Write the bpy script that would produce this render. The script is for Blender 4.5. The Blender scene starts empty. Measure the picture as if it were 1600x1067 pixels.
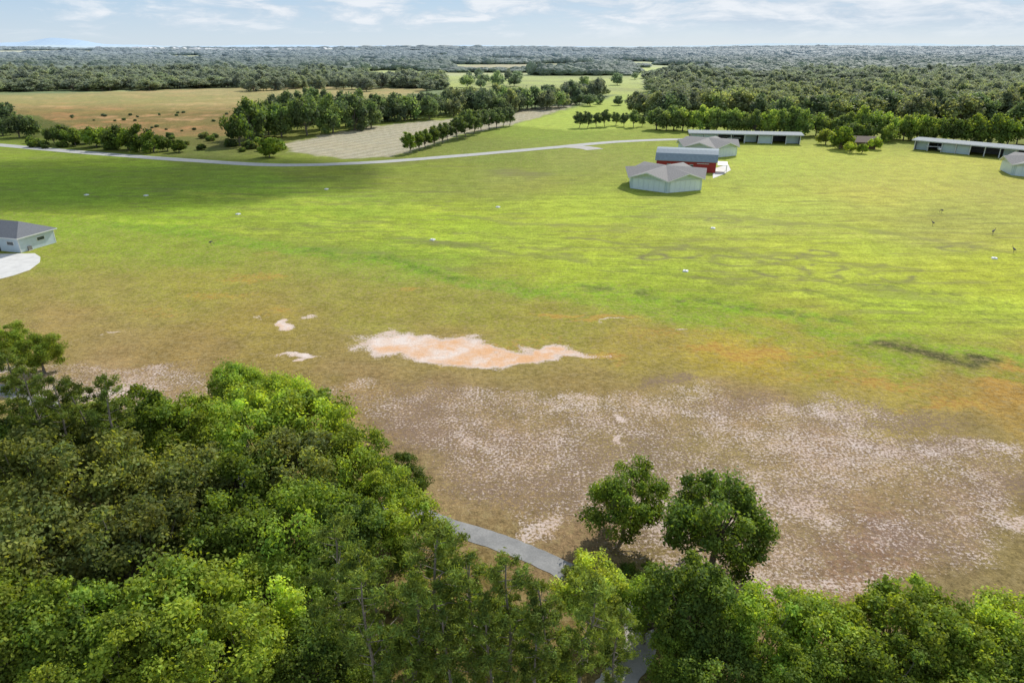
import bpy, math, random
import numpy as np
from mathutils import Vector
rng=np.random.default_rng(7); random.seed(7)
H=42.0; F=1067.0; P=math.radians(23.4); CP,SP=math.cos(P),math.sin(P)
D=bpy.data; SC=bpy.context.scene
def G(x,y,z=0.0):
    dx=(x-800)/F; dy=(533.5-y)/F
    t=(H-z)/(SP-dy*CP)
    return (t*dx,t*(CP+dy*SP))
def depth(x,y,z=0.0):
    return (H-z)/(SP-((533.5-y)/F)*CP)
def lin(c): 
    c=np.array(c,float)/255.0
    return np.where(c<=0.04045,c/12.92,((c+0.055)/1.055)**2.4)
# ---------- numpy noise
_tab=rng.random((256,256))
def vnoise(x,y):
    xi=np.floor(x).astype(int); yi=np.floor(y).astype(int); fx=x-xi; fy=y-yi
    fx=fx*fx*(3-2*fx); fy=fy*fy*(3-2*fy)
    a=_tab[xi%256,yi%256]; b=_tab[(xi+1)%256,yi%256]; c=_tab[xi%256,(yi+1)%256]; d=_tab[(xi+1)%256,(yi+1)%256]
    return (a*(1-fx)+b*fx)*(1-fy)+(c*(1-fx)+d*fx)*fy
def fbm(x,y,o=4):
    s=0;a=.5;t=0
    for i in range(o):
        s=s+a*vnoise(x+17.3*i,y+9.1*i); t+=a; x=x*2.03;y=y*2.03;a*=.5
    return s/t
def sstep(a,b,x):
    t=np.clip((x-a)/(b-a),0,1); return t*t*(3-2*t)
def hfun(x,y):
    x=np.asarray(x,float);y=np.asarray(y,float)
    f=sstep(1500,5000,y)
    return f*(fbm(x/1500+5,y/1500,3)*56-26+sstep(500,4000,x)*8)
def clearing(gx,gy):
    cl=fbm(gx/330+3,gy/200+8,3); return sstep(.43,.40,cl)*sstep(620,760,gy)*sstep(900,300,gx)+sstep(.39,.36,cl)*sstep(560,700,gy)*sstep(300,900,gx)
# ---------- mesh helpers
def mesh_np(name,V,Fq,mats=(),attrs=None,smooth=False,midx=None):
    V=np.asarray(V,np.float32); Fq=np.asarray(Fq,np.int32)
    me=D.meshes.new(name); n=len(V); m=len(Fq); k=Fq.shape[1]
    me.vertices.add(n); me.vertices.foreach_set('co',V.ravel())
    me.loops.add(m*k); me.loops.foreach_set('vertex_index',Fq.ravel())
    me.polygons.add(m); me.polygons.foreach_set('loop_start',np.arange(0,m*k,k,dtype=np.int32))
    me.polygons.foreach_set('loop_total',np.full(m,k,np.int32))
    if midx is not None: me.polygons.foreach_set('material_index',np.asarray(midx,np.int32))
    me.polygons.foreach_set('use_smooth',np.full(m,smooth,bool))
    me.update(calc_edges=True)
    for a,(ty,dat) in (attrs or {}).items():
        at=me.attributes.new(a,ty,'POINT')
        at.data.foreach_set('color' if ty=='FLOAT_COLOR' else 'value',np.asarray(dat,np.float32).ravel())
    for mt in mats: me.materials.append(mt)
    return me
def mesh_py(name,V,Fs,mats=(),midx=None):
    me=D.meshes.new(name); me.from_pydata([tuple(map(float,v)) for v in V],[],[tuple(f) for f in Fs])
    for mt in mats: me.materials.append(mt)
    if midx is not None:
        for p,i in zip(me.polygons,midx): p.material_index=i
    me.update(); return me
def obj(name,me,parent=None,loc=(0,0,0),rot=0,scale=None,**kw):
    o=D.objects.new(name,me); SC.collection.objects.link(o); o.location=loc; o.rotation_euler=(0,0,rot)
    if scale is not None: o.scale=scale
    if parent is not None: o.parent=parent
    for k,v in kw.items(): o[k]=v
    return o
class MB:
    def __init__(s): s.V=[];s.F=[];s.M=[]
    def box(s,x0,x1,y0,y1,z0,z1,m=0):
        b=len(s.V); s.V+=[(x0,y0,z0),(x1,y0,z0),(x1,y1,z0),(x0,y1,z0),(x0,y0,z1),(x1,y0,z1),(x1,y1,z1),(x0,y1,z1)]
        for f in [(3,2,1,0),(4,5,6,7),(0,1,5,4),(1,2,6,5),(2,3,7,6),(3,0,4,7)]: s.F.append([b+i for i in f]); s.M.append(m)
        return s
    def poly(s,pts,m=0):
        b=len(s.V); s.V+=list(pts); s.F.append(list(range(b,b+len(pts)))); s.M.append(m); return s
    def prism_x(s,prof,x0,x1,m=0,mc=None):
        n=len(prof); b=len(s.V)
        s.V+=[(x0,y,z) for y,z in prof]+[(x1,y,z) for y,z in prof]
        for i in range(n):
            j=(i+1)%n; s.F.append([b+i,b+j,b+n+j,b+n+i]); s.M.append(m)
        s.F.append([b+i for i in range(n)][::-1]); s.M.append(m if mc is None else mc)
        s.F.append([b+n+i for i in range(n)]); s.M.append(m if mc is None else mc); return s
    def tube(s,pts,rad,k=6,m=0):
        b=len(s.V); n=len(pts)
        for i,(p,r) in enumerate(zip(pts,rad)):
            p=Vector(p); d=(Vector(pts[min(i+1,n-1)])-Vector(pts[max(i-1,0)])).normalized()
            a=d.cross(Vector((0.13,0.97,0.2))).normalized(); c=d.cross(a)
            for j in range(k):
                t=2*math.pi*j/k; s.V.append(tuple(p+a*math.cos(t)*r+c*math.sin(t)*r))
        for i in range(n-1):
            for j in range(k):
                s.F.append([b+i*k+j,b+i*k+(j+1)%k,b+(i+1)*k+(j+1)%k,b+(i+1)*k+j]); s.M.append(m)
        s.F.append([b+j for j in range(k)][::-1]); s.M.append(m)
        s.F.append([b+(n-1)*k+j for j in range(k)]); s.M.append(m); return s
    def mesh(s,name,*mats): return mesh_py(name,s.V,s.F,mats,s.M)
# ---------- node helper
class NT:
    def __init__(s,nt): s.nt=nt; s.nt.nodes.clear()
    def n(s,t,**k):
        nd=s.nt.nodes.new(t)
        for a,b in k.items(): setattr(nd,a,b)
        return nd
    def l(s,a,b): s.nt.links.new(a,b)
    def val(s,x,inp):
        if isinstance(x,(int,float)): inp.default_value=x if not hasattr(inp.default_value,'__len__') else (x,x,x,1)
        elif isinstance(x,(tuple,list)): 
            inp.default_value=tuple(x)+((1,) if len(x)==3 and len(inp.default_value)==4 else ())
        else: s.l(x,inp)
    def math(s,op,a,b=0.0,c=None,clamp=False):
        nd=s.n('ShaderNodeMath',operation=op,use_clamp=clamp); s.val(a,nd.inputs[0]); s.val(b,nd.inputs[1])
        if c is not None: s.val(c,nd.inputs[2])
        return nd.outputs[0]
    def mix(s,f,a,b,bt='MIX'):
        nd=s.n('ShaderNodeMix',data_type='RGBA',blend_type=bt); s.val(f,nd.inputs[0]); s.val(a,nd.inputs[6]); s.val(b,nd.inputs[7]); return nd.outputs[2]
    def mr(s,x,a,b,c,d):
        nd=s.n('ShaderNodeMapRange'); s.val(x,nd.inputs[0])
        for i,v in enumerate((a,b,c,d)): s.val(v,nd.inputs[i+1])
        return nd.outputs[0]
    def noise(s,vec,scale,detail=3,rough=.5,dist=0):
        nd=s.n('ShaderNodeTexNoise'); nd.inputs['Scale'].default_value=scale; nd.inputs['Detail'].default_value=detail
        nd.inputs['Roughness'].default_value=rough; nd.inputs['Distortion'].default_value=dist
        if vec is not None: s.l(vec,nd.inputs['Vector'])
        return nd.outputs[0]
    def mapping(s,vec,rot=(0,0,0),scale=(1,1,1)):
        nd=s.n('ShaderNodeMapping'); s.l(vec,nd.inputs[0]); nd.inputs['Rotation'].default_value=rot; nd.inputs['Scale'].default_value=scale; return nd.outputs[0]
    def pos(s): return s.n('ShaderNodeNewGeometry').outputs['Position']
    def bsdf(s,col,rough=.8,spec=.3,normal=None):
        b=s.n('ShaderNodeBsdfPrincipled'); s.val(col,b.inputs['Base Color']); s.val(rough,b.inputs['Roughness'])
        b.inputs['Specular IOR Level'].default_value=spec
        if normal is not None: s.l(normal,b.inputs['Normal'])
        return b.outputs[0]
    def bump(s,h,st=.3,dist=.1):
        nd=s.n('ShaderNodeBump'); nd.inputs['Strength'].default_value=st; nd.inputs['Distance'].default_value=dist; s.l(h,nd.inputs['Height']); return nd.outputs[0]
    def out(s,sh): 
        o=s.n('ShaderNodeOutputMaterial'); s.l(sh,o.inputs[0])
def mat(name): 
    m=D.materials.new(name); m.use_nodes=True; return m,NT(m.node_tree)
def simple(name,col,rough=.7,var=.15,scale=1.5,spec=.3,ribs=None,metal=0):
    m,t=mat(name); tc=t.n('ShaderNodeTexCoord').outputs['Object']
    n=t.noise(tc,scale,5,.6); f=t.mr(n,.3,.7,1-var,1+var)
    c=t.mix(1.0,tuple(col),f,'MULTIPLY')
    nrm=None
    if ribs:
        w=t.n('ShaderNodeTexWave',wave_type='BANDS',bands_direction=ribs[0]); w.inputs['Scale'].default_value=ribs[1]; t.l(tc,w.inputs[0])
        c=t.mix(ribs[2],c,t.mix(1.0,c,w.outputs[0],'MULTIPLY'))
    b=t.bsdf(c,rough,spec,nrm); t.out(b); return m
HAZEC=(0.50,0.57,0.60)
def haze_mix(t,col,posn,y0=300,y1=3000,top=.94,tc=HAZEC):  # paints aerial haze into the surface colour, paler and bluer with distance
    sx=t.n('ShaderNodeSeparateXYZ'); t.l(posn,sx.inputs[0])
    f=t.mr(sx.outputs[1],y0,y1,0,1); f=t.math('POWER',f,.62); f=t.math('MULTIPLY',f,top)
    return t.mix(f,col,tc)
# ---------- materials
def leaf_mat(name,trans=.35,spec=.3):
    m,t=mat(name); oi=t.n('ShaderNodeObjectInfo'); a=t.n('ShaderNodeAttribute',attribute_name='tint')
    p=t.pos()
    c=t.mix(1.0,oi.outputs['Color'],a.outputs['Color'],'MULTIPLY')
    n=t.noise(p,.035,3); n2=t.mr(n,.35,.65,.72,1.3); c=t.mix(1.0,c,n2,'MULTIPLY')
    rn=t.mr(oi.outputs['Random'],0,1,.8,1.2); c=t.mix(1.0,c,rn,'MULTIPLY')
    b=t.bsdf(haze_mix(t,c,p),.65,spec)
    tr=t.n('ShaderNodeBsdfTranslucent'); c2=haze_mix(t,t.mix(1.0,c,(1.6,1.5,.55),'MULTIPLY'),p,330,2600,.95,(.46,.54,.56)); t.l(c2,tr.inputs[0])
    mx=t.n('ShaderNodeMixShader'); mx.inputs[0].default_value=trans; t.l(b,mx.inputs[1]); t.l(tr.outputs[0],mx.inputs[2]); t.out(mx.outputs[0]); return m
M_leaf=leaf_mat('foliage',.46,.15); M_needle=leaf_mat('needles',.36,.08)
M_bark=simple('bark',(0.17,0.145,0.12),.9,.35,6)
M_barkg=simple('bark_grey',(0.24,0.205,0.17),.9,.35,5)
M_white=simple('white_trim',(.66,.67,.66),.6,.06)
M_teal=simple('pale_teal_metal',(.58,.69,.70),.45,.06,ribs=('X',1.2,.2))
M_teal2=simple('pale_door_metal',(.68,.76,.77),.45,.06)
M_shing=simple('grey_shingle',(.25,.24,.23),.85,.28,4,ribs=('Z',3.0,.25))
M_dshing=simple('dark_shingle',(.16,.17,.185),.8,.25,5,ribs=('Z',3.0,.25))
M_red=simple('red_metal',(.38,.035,.03),.5,.12,ribs=('X',1.0,.25))
M_blueroof=simple('blue_metal_roof',(.27,.33,.37),.65,.10,spec=.1,ribs=('X',.7,.3))
M_silver=simple('pale_metal_roof',(.28,.31,.32),.75,.2,spec=.08,ribs=('X',.6,.15))
M_fasc=simple('fascia_paint',(.55,.57,.58),.6,.1)
M_dark=simple('dark_interior',(.14,.14,.135),.8,.2)
M_glass=simple('window_glass',(.04,.06,.07),.12,.1,spec=.6)
M_bluewall=simple('pale_blue_siding',(.55,.64,.70),.6,.06,ribs=('Z',2.2,.2))
M_brown=simple('brown_wall',(.20,.11,.07),.8,.2)
M_broof=simple('brown_shingle',(.15,.11,.085),.85,.25,4)
M_greyb=simple('grey_feather',(.17,.15,.14),.8,.2)
M_redcap=simple('red_crown',(.4,.03,.02),.7,.1)
M_conc=simple('concrete',(.56,.55,.52),.8,.12,.6)
M_plane=simple('aircraft_paint',(.75,.76,.77),.35,.05)
# ground colours -------------------------------------------------
CPTS=[(500,320,122,142,46),(700,350,134,152,46),(300,400,118,132,46),(900,330,140,154,54),(1200,330,148,158,68),(1400,300,156,156,72),(1500,350,142,144,68),
(1200,250,148,160,66),(1450,260,156,158,72),(1580,300,150,150,72),(800,280,124,130,60),(900,250,120,130,58),(650,400,118,138,46),(900,420,138,152,48),(1000,450,128,144,46),(1400,480,138,152,48),
(1100,480,122,138,44),(1400,560,126,134,46),(1560,480,142,154,52),(1300,400,148,158,56),(1550,430,146,154,52),(300,440,132,128,56),(150,450,132,124,62),(80,500,136,118,70),(30,460,128,118,62),(400,500,132,120,60),(600,480,128,124,56),
(750,470,126,126,54),(850,500,128,124,54),(700,550,132,116,66),(1000,540,136,122,58),(1150,555,148,132,54),(1300,560,134,130,50),(1350,620,140,126,62),(1500,620,136,120,58),(1580,620,146,116,58),(1500,660,128,112,68),
(700,620,128,108,72),(300,560,128,110,66),(200,590,136,114,80),(550,600,128,108,70),(450,560,126,112,60),(800,700,128,108,76),(650,680,126,106,76),(1300,700,130,110,84),(1000,640,126,108,72),(1150,640,128,108,76),(900,620,124,108,66),(900,850,126,106,78),
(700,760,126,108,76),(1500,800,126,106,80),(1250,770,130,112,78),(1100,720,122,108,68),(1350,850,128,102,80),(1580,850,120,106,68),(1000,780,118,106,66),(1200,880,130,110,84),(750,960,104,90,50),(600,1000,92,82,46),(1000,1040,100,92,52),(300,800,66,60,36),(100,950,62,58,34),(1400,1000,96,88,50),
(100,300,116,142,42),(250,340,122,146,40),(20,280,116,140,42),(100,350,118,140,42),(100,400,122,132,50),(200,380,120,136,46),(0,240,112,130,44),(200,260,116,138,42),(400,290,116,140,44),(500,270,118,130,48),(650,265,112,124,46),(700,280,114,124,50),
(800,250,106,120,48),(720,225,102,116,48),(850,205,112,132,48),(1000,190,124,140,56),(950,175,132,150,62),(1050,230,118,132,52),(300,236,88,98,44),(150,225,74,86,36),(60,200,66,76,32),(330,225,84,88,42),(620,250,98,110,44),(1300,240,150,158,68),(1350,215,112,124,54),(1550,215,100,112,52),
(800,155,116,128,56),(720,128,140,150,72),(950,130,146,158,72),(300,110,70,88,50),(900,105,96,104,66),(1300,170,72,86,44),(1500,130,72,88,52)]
cp=np.array(CPTS,float)
cg=np.array([G(a,b) for a,b in cp[:,:2]]); cc=lin(cp[:,2:])
def met(x,y):
    yy=np.maximum(y,20.0)+15; return np.stack([x/yy*2.2,np.log(yy)*1.6*np.ones_like(x)],-1)
cm=met(cg[:,0],cg[:,1])
ys=[-120,-60,-20,0,10]; y=18.0
while y<255: ys.append(y); y+=.5
st=.5
while y<17000: ys.append(y); st*=1.035; y+=st
ys=np.array(ys); NX=760
U=np.linspace(-1,1,NX)
X=(ys[:,None]*0+np.maximum(90,.86*ys+45)[:,None])*U[None,:]*np.where(ys>700,1.25,1.0)[:,None]; Y=np.repeat(ys[:,None],NX,1)
x=X.ravel(); y=Y.ravel(); N=len(x)
wx=x+(fbm(x/9,y/9)-.5)*8+(fbm(x/2.2,y/2.2,3)-.5)*3.6; wy=y+(fbm(x/9+40,y/9+3)-.5)*8+(fbm(x/2.2+30,y/2.2,3)-.5)*3.6
brk=sstep(.33,.60,fbm(x/2.0+7,y/2.0,4)); low=fbm(x/17+2,y/11+5,4); mid_n=fbm(x/5+2,y/4+5,4)
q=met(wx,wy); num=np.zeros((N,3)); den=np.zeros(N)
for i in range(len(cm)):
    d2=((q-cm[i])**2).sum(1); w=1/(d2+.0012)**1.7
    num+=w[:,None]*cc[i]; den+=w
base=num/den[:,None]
def sdist(poly,px,py):
    inside=np.zeros(len(px),bool); dm=np.full(len(px),1e18)
    n=len(poly)
    for i in range(n):
        ax,ay=poly[i]; bx,by=poly[(i+1)%n]
        ex,ey=bx-ax,by-ay; L=ex*ex+ey*ey+1e-9
        t=np.clip(((px-ax)*ex+(py-ay)*ey)/L,0,1)
        dm=np.minimum(dm,(px-ax-t*ex)**2+(py-ay-t*ey)**2)
        c=((ay>py)!=(by>py)); xi=(bx-ax)*(py-ay)/((by-ay) if by!=ay else 1e-9)+ax
        inside^=c&(px<xi)
    d=np.sqrt(dm); return np.where(inside,d,-d)
def gp(pts): return [G(a,b) for a,b in pts]
def region(pts,soft): return lambda px,py: sstep(-soft,soft,sdist(gp(pts),px,py))
def linedist(pts,px,py):
    dm=np.full(len(px),1e18)
    for (ax,ay),(bx,by) in zip(pts[:-1],pts[1:]):
        ex,ey=bx-ax,by-ay; L=ex*ex+ey*ey+1e-9
        t=np.clip(((px-ax)*ex+(py-ay)*ey)/L,0,1); dm=np.minimum(dm,(px-ax-t*ex)**2+(py-ay-t*ey)**2)
    return np.sqrt(dm)
def paint(w,col):
    global base
    base=base*(1-w[:,None])+lin(col)*w[:,None]
def blob(cx,cy,rx,ry,soft=.5):
    gx,gy=G(cx,cy); a=rx*depth(cx,cy)/F; y1=G(cx,cy-ry)[1]; y0=G(cx,cy+ry)[1]; b=(y1-y0)/2
    r=np.sqrt(((wx-gx)/a)**2+((wy-(y0+y1)/2)/b)**2); return 1-sstep(1-soft,1+soft,r)
paint(sstep(430,560,y),(96,114,70))
paint(np.clip(clearing(x,y),0,1)*.95,(158,164,108))
POLY={}
POLY['brown']=[(-150,150),(0,149),(200,143),(330,138),(500,136),(665,139),(640,150),(560,160),(470,170),(400,185),(345,212),(300,214),(200,212),(120,200),(90,190),(60,180),(-150,170)]
POLY['white']=[(440,226),(500,212),(580,198),(660,190),(760,182),(840,168),(905,160),(880,172),(800,195),(720,212),(640,238),(600,246),(540,248),(450,238)]
POLY['green1']=[(800,196),(900,168),(960,150),(1010,140),(1030,165),(990,172),(1000,200),(900,205)]
POLY['green2']=[(690,119),(800,118),(1000,119),(1015,146),(860,152),(700,146)]
POLY['marsh']=[(700,104),(760,101),(900,100),(945,104),(880,112),(730,113)]
POLY['far1']=[(-50,84),(120,82),(260,85),(100,88),(-50,89)]
POLY['far2']=[(1000,106),(1100,104),(1060,118),(990,122)]
POLY['far3']=[(540,114),(600,110),(670,112),(680,126),(590,129)]
paint(region(POLY['green1'],4)(wx,wy)*.9,(146,164,70))
paint(region(POLY['green2'],8)(wx,wy)*.9,(150,162,82))
paint(region(POLY['green2'],8)(wx,wy)*sstep(.5,.6,fbm(wx/60,wy/50,3))*.7,(124,132,76))
paint(region(POLY['marsh'],20)(wx,wy),(150,142,104))
paint(region(POLY['far3'],12)(wx,wy),(150,160,84))
paint(region(POLY['far1'],20)(wx,wy),(160,160,120)); paint(region(POLY['far2'],8)(wx,wy),(160,172,86))
bw=region(POLY['brown'],3)(wx,wy); paint(bw,(152,112,76))
paint(bw*sstep(.42,.6,fbm(wx/45,wy/16,4))*.8,(128,104,66))
paint(bw*sstep(.5,.64,fbm(wx/60+9,wy/30,4))*.7,(172,136,100))
paint(bw*sstep(.46,.58,fbm(wx/30+29,wy/20,4))*.75,(112,104,58))
paint(bw*sstep(.5,.6,fbm(wx/14+60,wy/14,4))*.6,(96,88,50))
paint(bw*(1-sstep(300,370,y))*.6,(112,96,58))
paint(bw*blob(260,190,170,20)*sstep(.36,.56,fbm(wx/10,wy/10,4))*.8,(92,88,46))
paint(bw*sstep(480,600,y)*.5,(146,146,82))
ww=region(POLY['white'],1.5)(wx,wy); paint(ww,(146,144,122))
rowdir=math.radians(62); rv_=np.sin((x*math.cos(rowdir+math.pi/2)+y*math.sin(rowdir+math.pi/2))*2*math.pi/6.5)
paint(ww*sstep(.1,.9,rv_)*.55,(108,110,82))
mask=np.zeros((N,4)); mask2=np.zeros((N,4))
mask[:,0]=np.maximum(mask[:,0],ww*.45)
ang=math.radians(-25); ux,uy=math.cos(ang),math.sin(ang); vv=-uy*wx+ux*wy
stripe=sstep(105,132,vv)*(1-sstep(225,260,vv)); mask[:,3]=stripe*(1-ww)
def stroke(pts,w,col,k=.9,soft=1.0,b0=.12):
    d=linedist(gp(pts),wx,wy); f=(1-sstep(w*(1-soft*.5),w*(1+soft),d))*k*(b0+(1-b0)*brk); paint(f,col); return f
stroke([(180,345),(420,385),(560,398),(740,436),(860,452)],3.0,(104,136,34),.8,.9,.35)
stroke([(480,390),(600,406),(740,436)],1.1,(84,108,36),.7,.8,.25)
stroke([(880,448),(1000,462),(1130,476),(1290,500)],2.6,(110,142,34),.8,.9,.3)
stroke([(890,446),(1010,460),(1140,476),(1290,499)],.8,(96,106,50),.8)
stroke([(740,440),(880,462),(1000,482),(1200,520)],2.4,(114,138,42),.5)
stroke([(1290,520),(1400,535),(1560,560),(1700,590)],2.6,(110,140,36),.7,.9,.3)
stroke([(1300,545),(1450,572),(1600,590)],1.6,(110,132,40),.5)
stroke([(1375,540),(1440,549),(1530,566)],1.5,(74,74,42),1.0,.9,.5)
stroke([(0,330),(300,352),(520,372),(800,400),(1100,440),(1400,480),(1700,520)],1.4,(158,172,58),.45)
stroke([(400,330),(800,372),(1200,420),(1600,470)],3.5,(160,172,60),.4)
stroke([(300,300),(700,330),(1100,372),(1600,430)],3.0,(160,168,64),.4)
stroke([(500,350),(900,395),(1300,450),(1600,490)],2.5,(156,170,58),.4)
stroke([(1100,352),(1350,368),(1620,392)],3,(164,162,80),.35)
for pts in ([(300,318),(700,358),(1100,408),(1600,476)],[(200,322),(600,366),(900,408),(1200,446),(1600,500)],[(310,320),(700,361),(1100,412),(1600,482)],[(360,352),(700,386),(1000,424),(1300,462),(1600,512)]):
    stroke(pts,.5,(106,116,50),.6)
for b,k in [((1150,550,130,16),.62),((1380,600,100,14),.58),((1480,630,110,14),.60),((1590,578,50,14),.62),((650,452,50,7),.50),((860,490,60,5),.64),((950,500,90,5),.64),((1280,550,60,8),.52),((410,435,70,12),.555),((330,465,80,12),.52),((430,490,40,14),.52),((230,490,110,16),.47),((1570,600,60,12),.54),((740,545,240,34),.49),((925,556,60,9),.68),((1300,585,250,20),.46),((1050,525,160,18),.46),((420,400,60,8),.42),((1450,610,200,26),.46)]:
    mask[:,1]=np.maximum(mask[:,1],blob(*b,.9)*(k+(mid_n-.5)*.12))
def addm(ch,f,k): mask[:,ch]=np.maximum(mask[:,ch],f*k)
pm=[(568,546),(584,522),(614,512),(660,521),(700,527),(752,525),(800,538),(860,543),(905,550),(950,558),(870,564),(800,569),(720,569),(690,563),(640,563),(606,556)]
for b,k in [((500,549,46,5),.70),((450,509,17,7),.70),((1065,520,24,4),.60),((962,656,20,9),.60),((963,692,20,9),.58),((1590,820,26,12),.60),((815,820,60,26),.54),((890,620,30,8),.57),((960,505,30,3),.60),((150,530,22,4),.58),((45,625,60,14),.6),((20,570,40,10),.57),((400,500,20,5),.5),((480,500,20,4),.58)]:
    addm(0,blob(*b,.7),k)
band=sstep(-6,7,sdist(gp([(330,578),(480,592),(620,592),(900,588),(1050,590),(1250,600),(1400,636),(1650,690),(1650,930),(1300,950),(1000,920),(850,870),(640,810),(560,700),(420,620)]),wx,wy))
bandl=sstep(-4,5,sdist(gp([(-60,575),(80,555),(220,555),(380,590),(420,640),(200,660),(-60,640)]),wx,wy))
mask[:,0]=np.maximum(mask[:,0],band*(.462+(low-.5)*.16+(mid_n-.5)*.12))
mask[:,0]=np.maximum(mask[:,0],bandl*(.485+(low-.5)*.16+(mid_n-.5)*.12))
for b,k in [((190,575,150,20),.50),((520,610,120,20),.49),((620,640,110,36),.495),((760,700,180,50),.485),((840,800,160,60),.49),((920,640,90,36),.485),((1080,620,130,22),.495),((1280,645,240,32),.505),((1420,700,200,32),.51),((1200,650,160,28),.50),
    ((1260,800,120,60),.505),((1400,830,220,70),.495),((1150,900,240,60),.52),((1560,820,90,50),.495),((1000,860,120,50),.495),((1550,700,120,30),.495),((1300,900,300,40),.505)]:
    f=blob(*b,1.0); mask[:,0]=np.maximum(mask[:,0],f*(k+(mid_n-.5)*.14))
sdp=sdist(gp(pm),wx,wy)
addm(0,sstep(-4.2,3.0,sdp),.84)
mask[:,2]=np.maximum(mask[:,2],band*(.495+(fbm(x/14+40,y/10,4)-.5)*.22))
mask[:,2]=np.maximum(mask[:,2],bandl*.47)
for b,k in [((1040,598,90,16),.55),((1350,650,250,34),.545),((1450,700,200,44),.57),((1400,840,180,60),.58),((1150,640,200,30),.53),((800,690,200,70),.50),((1250,780,200,70),.51),((600,620,120,40),.49),((200,580,200,30),.47),((1050,850,200,60),.51),((1580,760,100,60),.53)]:
    f=blob(*b,1.0); mask[:,2]=np.maximum(mask[:,2],f*(k+(mid_n-.5)*.15))
sx_=x+(fbm(x/4,y/4)-.5)*4.0; sy_=y+(fbm(x/4+20,y/4)-.5)*4.0; arcb=sstep(.34,.46,fbm(x/4.5+9,y/4.5,3))
for cx_,cy_,r in [(1062,396,3.2),(1150,408,3.4),(1225,424,3.8),(1290,418,2.6),(1345,438,3.2),(1395,432,2.6),(1210,400,2.8),(1020,402,2.2),(1130,345,2.4),(1500,388,2.6),(1275,396,2.4)]:
    gx,gy=G(cx_,cy_); dd=np.hypot((sx_-gx)*.7,(sy_-gy)*.9); f=np.exp(-((dd-r)/.7)**2)
    mask2[:,0]=np.maximum(mask2[:,0],f*1.0*arcb)
for pts,w,k in [([(880,372),(1000,384),(1120,392),(1260,404),(1420,420)],1.2,.65),([(700,340),(840,350),(980,358)],1.5,.55),([(620,372),(800,392),(930,408)],1.4,.6),([(1180,340),(1300,352),(1430,370),(1560,392)],1.6,.55),([(1120,425),(1280,440),(1500,470)],1.2,.45),([(780,268),(840,272)],5,.6),([(1000,330),(1200,345)],1.5,.45),([(480,385),(620,402),(740,420)],1.0,.4)]:
    d=linedist(gp(pts),wx+(fbm(x/14,y/14)-.5)*8,wy+(fbm(x/14,y/14+9)-.5)*8); mask2[:,0]=np.maximum(mask2[:,0],(1-sstep(w*.5,w*1.8,d))*k)
mask2[:,2]=bw
mask2[:,1]=sstep(.60,.72,mask[:,0])*(1-ww)
KG=1.2
z=hfun(x,y)
V=np.stack([x,y,z],1)
nr=len(ys); ii=np.arange(nr-1)[:,None]*NX+np.arange(NX-1)[None,:]; ii=ii.ravel()
Fq=np.stack([ii,ii+1,ii+NX+1,ii+NX],1)
mg,t=mat('ground_turf')
p=t.pos()
ab=t.n('ShaderNodeAttribute',attribute_name='base').outputs['Color']
am=t.n('ShaderNodeAttribute',attribute_name='mask'); sm=t.n('ShaderNodeSeparateColor'); t.l(am.outputs['Color'],sm.inputs[0])
a2=t.n('ShaderNodeAttribute',attribute_name='mask2'); s2=t.n('ShaderNodeSeparateColor'); t.l(a2.outputs['Color'],s2.inputs[0])
R_,G_,B_=sm.outputs[0],sm.outputs[1],sm.outputs[2]; A_=am.outputs['Alpha']
nf=t.noise(p,1.4,8,.74); nm=t.noise(p,.22,6,.62); nl=t.noise(p,.035,4,.6); nff=t.noise(p,4.5,5,.75)
c=t.mix(1.0,ab,t.mr(nf,.36,.64,.68,1.30),'MULTIPLY')
c=t.mix(1.0,c,t.mr(nm,.36,.64,.84,1.16),'MULTIPLY')
c=t.mix(t.mr(nl,.42,.62,0,.35),c,t.mix(1.0,c,(1.15,1.02,.85),'MULTIPLY'))
c=t.mix(1.0,c,t.mr(nff,.38,.62,.76,1.24),'MULTIPLY')
nh=t.noise(p,1.0,7,.74); notA=t.math('SUBTRACT',1.0,A_)
c=t.mix(t.math('MULTIPLY',t.mr(nh,.49,.60,0,.55),t.math('MULTIPLY_ADD',notA,.65,.35)),c,(.34,.265,.125))
wp=t.n('ShaderNodeVectorMath',operation='ADD'); nv=t.n('ShaderNodeTexNoise'); nv.inputs['Scale'].default_value=.03; nv.inputs['Detail'].default_value=3; t.l(p,nv.inputs['Vector'])
vs_=t.n('ShaderNodeVectorMath',operation='SCALE'); t.l(nv.outputs['Color'],vs_.inputs[0]); vs_.inputs['Scale'].default_value=7; t.l(p,wp.inputs[0]); t.l(vs_.outputs[0],wp.inputs[1]); pw=wp.outputs[0]
mv=t.mapping(pw,(0,0,math.radians(25)),(.026,.38,1)); ns=t.noise(mv,1.0,6,.7)
mv2=t.mapping(pw,(0,0,math.radians(25)),(.04,1.3,1)); ns2=t.noise(mv2,1.0,3,.6)
sf=t.math('MULTIPLY',t.mr(ns,.36,.64,.87,1.13),t.mr(ns2,.34,.66,.88,1.12))
c=t.mix(A_,c,t.mix(1.0,c,sf,'MULTIPLY'))
c=t.mix(t.math('MULTIPLY',t.math('MULTIPLY',A_,t.mr(ns,.47,.38,0,.6)),t.mr(nf,.4,.6,.2,1)),c,(.25,.22,.10))
nr_=t.math('MULTIPLY',s2.outputs[0],t.mr(nm,.38,.58,.4,1.1)); nr_=t.math('MULTIPLY',nr_,t.mr(nf,.38,.6,.4,1.0),clamp=True)
c=t.mix(nr_,c,(.17,.15,.08))
no=t.noise(p,1.1,8,.76)
fo=t.math('MULTIPLY_ADD',t.math('ADD',t.math('ADD',no,G_),-1.0),7.0,.5,clamp=True)
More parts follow.
